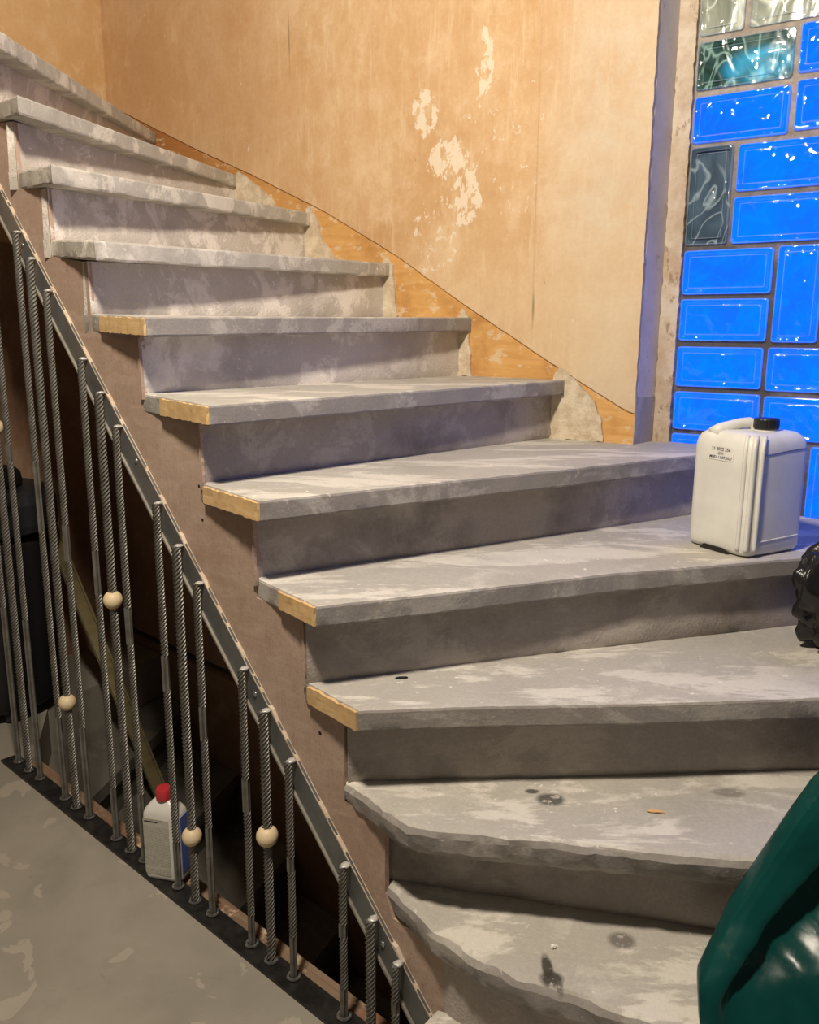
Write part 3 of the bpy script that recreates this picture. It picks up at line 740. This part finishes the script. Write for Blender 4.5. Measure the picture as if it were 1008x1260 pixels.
# handle: bridge along the top
bm = bmesh.new(); hp = [(.050, .012, .262), (.055, .03, .273), (.062, .055, .281), (.068, .075, .286), (.076, .095, .288), (.082, .105, .284), (.084, .11, .270)]
tube(bm, hp, [.017, .015, .013, .0125, .013, .014, .017], 12)
for v in bm.verts: v.co.z = .272 + (v.co.z - .272) * (1.0 if v.co.z < .29 else .95)
obj('handle', bm, M_CAN, can, smooth=True)
bm = bmesh.new(); lathe(bm, [(.024, .268), (.025, .274), (.023, .278)], 24, (.115, .105, 0)); obj('neck', bm, M_CAN, can, smooth=True)
bm = bmesh.new(); prof = [(.026, .276), (.027, .279), (.027, .297), (.0255, .300), (.015, .3005)]
n_ = 48
loft(bm, [[Vector((.115 + (r * (1 + (.025 if k % 2 and .278 < z < .298 else 0))) * math.cos(2 * math.pi * k / n_), .105 + (r * (1 + (.025 if k % 2 and .278 < z < .298 else 0))) * math.sin(2 * math.pi * k / n_), z)) for k in range(n_)] for r, z in prof])
obj('cap', bm, M_CAP, can)
bm = bmesh.new(); loft(bm, [rrect(.052, .122, .208, .240, .005, -.0003), rrect(.052, .122, .208, .240, .005, -.0012)]); stk = obj('sticker', bm, M_PAPER, can)
def text(body_, x, y, z, size, parent, mat, rotx=math.pi / 2, rz=0.0, shear=0.0):
    cu = bpy.data.curves.new('print', 'FONT'); cu.body = body_; cu.size = size; cu.align_x = 'CENTER'; cu.extrude = .0002; cu.resolution_u = 2
    cu.offset = .0001
    t_ = bpy.data.objects.new('print', cu); COL.objects.link(t_)
    bpy.context.view_layer.update(); dg = bpy.context.evaluated_depsgraph_get()
    me = bpy.data.meshes.new_from_object(t_.evaluated_get(dg)); bpy.data.objects.remove(t_)
    o = link('print', me, mat, parent); o.location = (x, y, z); o.rotation_euler = (rotx, rz, 0); return o
text('21 8022 256', .087, -.0014, .2295, .0105, stk, M_INK); text('2/31', .087, -.0014, .2205, .009, stk, M_INK); text('MHD: 11.09.2027', .087, -.0014, .2115, .0088, stk, M_INK)

# ------------------------------------------------------------------ white bottle with red cap
F = S(-1.662, -.013, 0); L_ = S(-1.752, -.060, 0); bx_ = (F - L_).normalized()
bot = empty('bottle', (L_.x, L_.y, ZF + .0075), math.atan2(bx_.y, bx_.x))
tag(bot, 'small white plastic bottle with red cap standing on the railing base between the rods', 'bottle')
bw, bd, bh = .100, .055, .195
bm = bmesh.new(); rings = []
for ins, z, r in ((.006, 0, .008), (.001, .004, .010), (0, .012, .011), (0, .10, .011), (0, .165, .011), (.001, .178, .012), (.005, .188, .014), (.014, .200, .016), (.024, .209, .016)):
    rings.append(sqring(ins, bw - ins, ins * .6, bd - ins * .6, min(r, bd / 2 - ins * .6 - .001), z))
rings.append([Vector((bw / 2 + .0165 * math.cos(a), bd / 2 + .0165 * math.sin(a), .214)) for a in [math.atan2(p.y - bd / 2, p.x - bw / 2) for p in rings[-1]]])
loft(bm, rings); tri(bm); b_ = obj('body', bm, M_BOTTLE, bot); smooth_by_angle(b_, 50)
bm = bmesh.new(); pr = [(.0195, .212), (.020, .214), (.0195, .238), (.0175, .241), (.008, .2415)]; lathe(bm, pr, 32, (bw / 2, bd / 2, 0)); cp = obj('cap', bm, M_RED, bot); smooth_by_angle(cp, 40)
bm = bmesh.new(); loft(bm, [rrect(.004, .074, .016, .168, .004, -.0004), rrect(.004, .074, .016, .168, .004, -.0012)]); lb = obj('label_sheet', bm, M_LABEL, bot)
bm = bmesh.new(); box(bm, .008, .044, -.0017, -.0011, .1585, .1615); obj('print_line', bm, M_INK, lb)
bm = bmesh.new(); loft(bm, [[Vector((bw + y, p.x, p.z)) for p in rrect(.009, .048, .022, .175, .004, 0)] for y in (.0004, .0012)]); obj('side_label', bm, M_BLUE, bot)

# ------------------------------------------------------------------ green plastic sack, right foreground
def lerp_tab(tab, t):
    for (a, b), (c, d) in zip(tab, tab[1:]):
        if t <= c: return b + (d - b) * (t - a) / (c - a)
    return tab[-1][1]
LEFT = [(-1.019, .440), (-.974, .441), (-.895, .501), (-.81, .567), (-.71, .636), (-.60, .74), (-.52, .86), (-.48, .95)]
YL = [(-1.019, 1.08), (-.974, 1.10), (-.895, 1.15), (-.81, 1.18), (-.71, 1.20), (-.48, 1.24)]
bm = bmesh.new(); NU, NV = 90, 70; front = []; backr = []
for j in range(NV + 1):
    t = j / NV; z = -1.018 + t * .54; xl = lerp_tab(LEFT, z); xr = 1.12 - .12 * t
    rf, rb = [], []
    for i in range(NU + 1):
        u = (i / NU) ** 1.5; x = xl + (xr - xl) * u; d = x - xl
        yc = lerp_tab(YL, z)
        env = min(1, d / .012) ** .6 * min(1, (xr - x) / .06) ** .5 * (1 if t < .85 else max(.0, (1 - t) / .15) ** .6)
        w1 = .022 + .075 * min(1, t / .5)                     # folded edge band, widening upwards
        band = .016 * math.sin(min(1, d / w1) * 1.57)
        drop = -.042 * min(1, t / .10) * (1 / (1 + math.exp(-(d - w1 * 1.05) / .006))) 
        k2 = min(1, max(0, d - w1 * 1.9) / .12); panel = (.085 - .02 * t) * (k2 * k2 * (3 - 2 * k2))
        fold = .010 * math.exp(-((z + .93 + .35 * (d - .1)) / .010) ** 2) * min(1, d / .15) + .012 * math.exp(-((z + .80 - .15 * (d - .12)) / .012) ** 2) * min(1, max(0, d - .1) / .08)
        seam = .010 * math.exp(-((z + 1.0) / .008) ** 2) * min(1, d / .05)
        cr = noise.noise(Vector((x * 9 + z * 5, z * 13 - x * 6, 2.2))) * .010 + abs(noise.noise(Vector((x * 18 - z * 9, z * 9 + x * 10, 5)))) * .013 * k2 + abs(noise.noise(Vector((x * 34 + z * 30, z * 12 - x * 9, 8)))) * .006
        y = yc - env * (.004 + band + drop + panel + fold + seam + cr * min(1, d / .06))
        rf.append(Vector((x, y, z)))
        zf_ = z - max(0, 1.10 - y) * 1.1 * max(0, 1 - t / .25)
        rf[-1].z = zf_
        yb = yc + env * (.045 + .05 * math.sin(min(1, d / .25) * 1.57)) if 0 < i < NU else y
        rb.append(Vector((x, yb, z)))
    front.append(rf); backr.append(rb)
fv = [[bm.verts.new(p) for p in r] for r in front]
bv = [[(fv[j][i] if i in (0, NU) or j == NV else bm.verts.new(backr[j][i])) for i in range(NU + 1)] for j in range(NV + 1)]
for G_ in (fv, bv):
    for j in range(NV):
        for i in range(NU):
            q = []
            for v in (G_[j][i], G_[j][i + 1], G_[j + 1][i + 1], G_[j + 1][i]):
                if v not in q: q.append(v)
            if len(q) > 2:
                try: bm.faces.new(q)
                except ValueError: pass
bm.faces.new([*fv[0], *reversed(bv[0][1:-1])])
gs = obj('plastic_sack', bm, M_GREEN, smooth=True)
tag(gs, 'crumpled dark green plastic sack standing on the bottom winder step at the right', 'sack')

# ------------------------------------------------------------------ black bin bag beside the canister
bm = bmesh.new(); bmesh.ops.create_icosphere(bm, subdivisions=5, radius=1)
for v in bm.verts:
    p = v.co.copy(); r_ = 1 + .22 * noise.noise(p * 1.7 + Vector((4, 1, 2))) + .30 * abs(noise.noise(p * 2.6)) - .08 + .10 * abs(noise.noise(p * 6))
    v.co = Vector((p.x * .135 * r_, p.y * .080 * r_, max(p.z * .145 * r_, -.115)))
bag = obj('bin_bag', bm, M_BAG, smooth=True); bag.location = (.955, 1.735, Z(3) + .116); bag.rotation_euler.z = .3
tag(bag, 'black crumpled bin bag on the step below the white jerrycan, at the right edge', 'bag')

# ------------------------------------------------------------------ workshop vacuum on the landing behind the railing
V = Vector((-1.465, 2.87, ZF))
vac = empty('workshop_vacuum', V); tag(vac, 'black workshop vacuum with a domed lid standing on the landing behind the rods', 'vacuum cleaner')
bm = bmesh.new(); lathe(bm, [(.17, .04), (.195, .06), (.20, .12), (.205, .40), (.195, .62), (.19, .665)], 40); obj('drum', bm, M_VAC, vac, smooth=True)
bm = bmesh.new(); lathe(bm, [(.20, .665), (.225, .675), (.23, .70), (.228, .77), (.21, .80), (.19, .812), (.12, .818), (.04, .82)], 40); obj('motor_head', bm, M_VAC2, vac); 
bm = bmesh.new(); lathe(bm, [(.10, .815), (.105, .83), (.10, .865), (.085, .88), (.03, .884)], 28, (.03, -.02, 0)); obj('carry_knob', bm, M_VAC, vac, smooth=True)
bm = bmesh.new(); box(bm, .06, .13, -.222, -.205, .60, .66); box(bm, .08, .11, -.235, -.215, .615, .64); bevel(bm, .003, 1); obj('latch', bm, M_WELD, vac)
for k in range(4):
    bm = bmesh.new(); lathe(bm, [(.02, .0), (.028, .008), (.028, .04), (.02, .045)], 16, (.14 * math.cos(k * 1.57 + .6), .14 * math.sin(k * 1.57 + .6), 0)); obj('caster', bm, M_VAC2, vac, smooth=True)
hp = [(.02, -.20, .42), (.03, -.27, .44), (.02, -.32, .40), (-.03, -.34, .28), (-.05, -.33, .12), (-.10, -.30, .03), (-.22, -.28, .025)]
hs = [Vector(p) for p in hp]; fine = []
for a, b in zip(hs, hs[1:]):
    for k in range(10): fine.append(a.lerp(b, k / 10))
bm = bmesh.new(); tube(bm, fine, [.019 if k % 2 else .0165 for k in range(len(fine))], 10); obj('hose', bm, M_HOSE, vac)

# ------------------------------------------------------------------ batten leaning in the lower stairwell
bm = bmesh.new(); P0, P1 = Vector((-.875, 2.772, ZF - .35 + .001)), Vector((-1.36, 3.085, -.69))
d = (P1 - P0); Lb = d.length; zq = d.to_track_quat('Z', 'X').to_matrix().to_4x4()
box(bm, -.008, .008, -.022, .022, 0, Lb); box(bm, -.012, .012, .0225, .0305, 0, Lb); bevel(bm, .002, 1)
bt = obj('timber_batten', bm, M_BATTEN); bt.matrix_basis = Matrix.Translation(P0) @ zq
tag(bt, 'long olive timber batten leaning diagonally in the dark lower stairwell', 'plank')

# ------------------------------------------------------------------ small debris on the treads
def chip(name, label, cat, x, y, z, L, w, h, rz, mat, sd):
    bm = bmesh.new(); bmesh.ops.create_icosphere(bm, subdivisions=2, radius=1)
    for v in bm.verts:
        r_ = 1 + .45 * noise.noise(v.co * 1.8 + Vector((sd, 2, 1))); v.co = Vector((v.co.x * L * r_, v.co.y * w * r_, max(v.co.z * h, -h * .6)))
    o = obj(name, bm, mat); o.location = (x, y, z + h * .6); o.rotation_euler.z = rz; tag(o, label, cat)
chip('wood_splinter', 'pale orange wood splinter lying on the second winder step', 'splinter', .443, 1.372, Z(2) + .001, .016, .004, .003, -.15, M_SPLINT, 1)
chip('paint_flake', 'dark paint flake lying on the third step near its left corner', 'flake', -.013, 1.556, Z(3) + .001, .014, .004, .002, .1, M_CAP, 4)
chip('plaster_crumb', 'tiny white plaster crumb on the bottom winder step', 'crumb', .246, 1.244, Z(1) + .001, .005, .004, .004, 0, M_PAPER, 7)
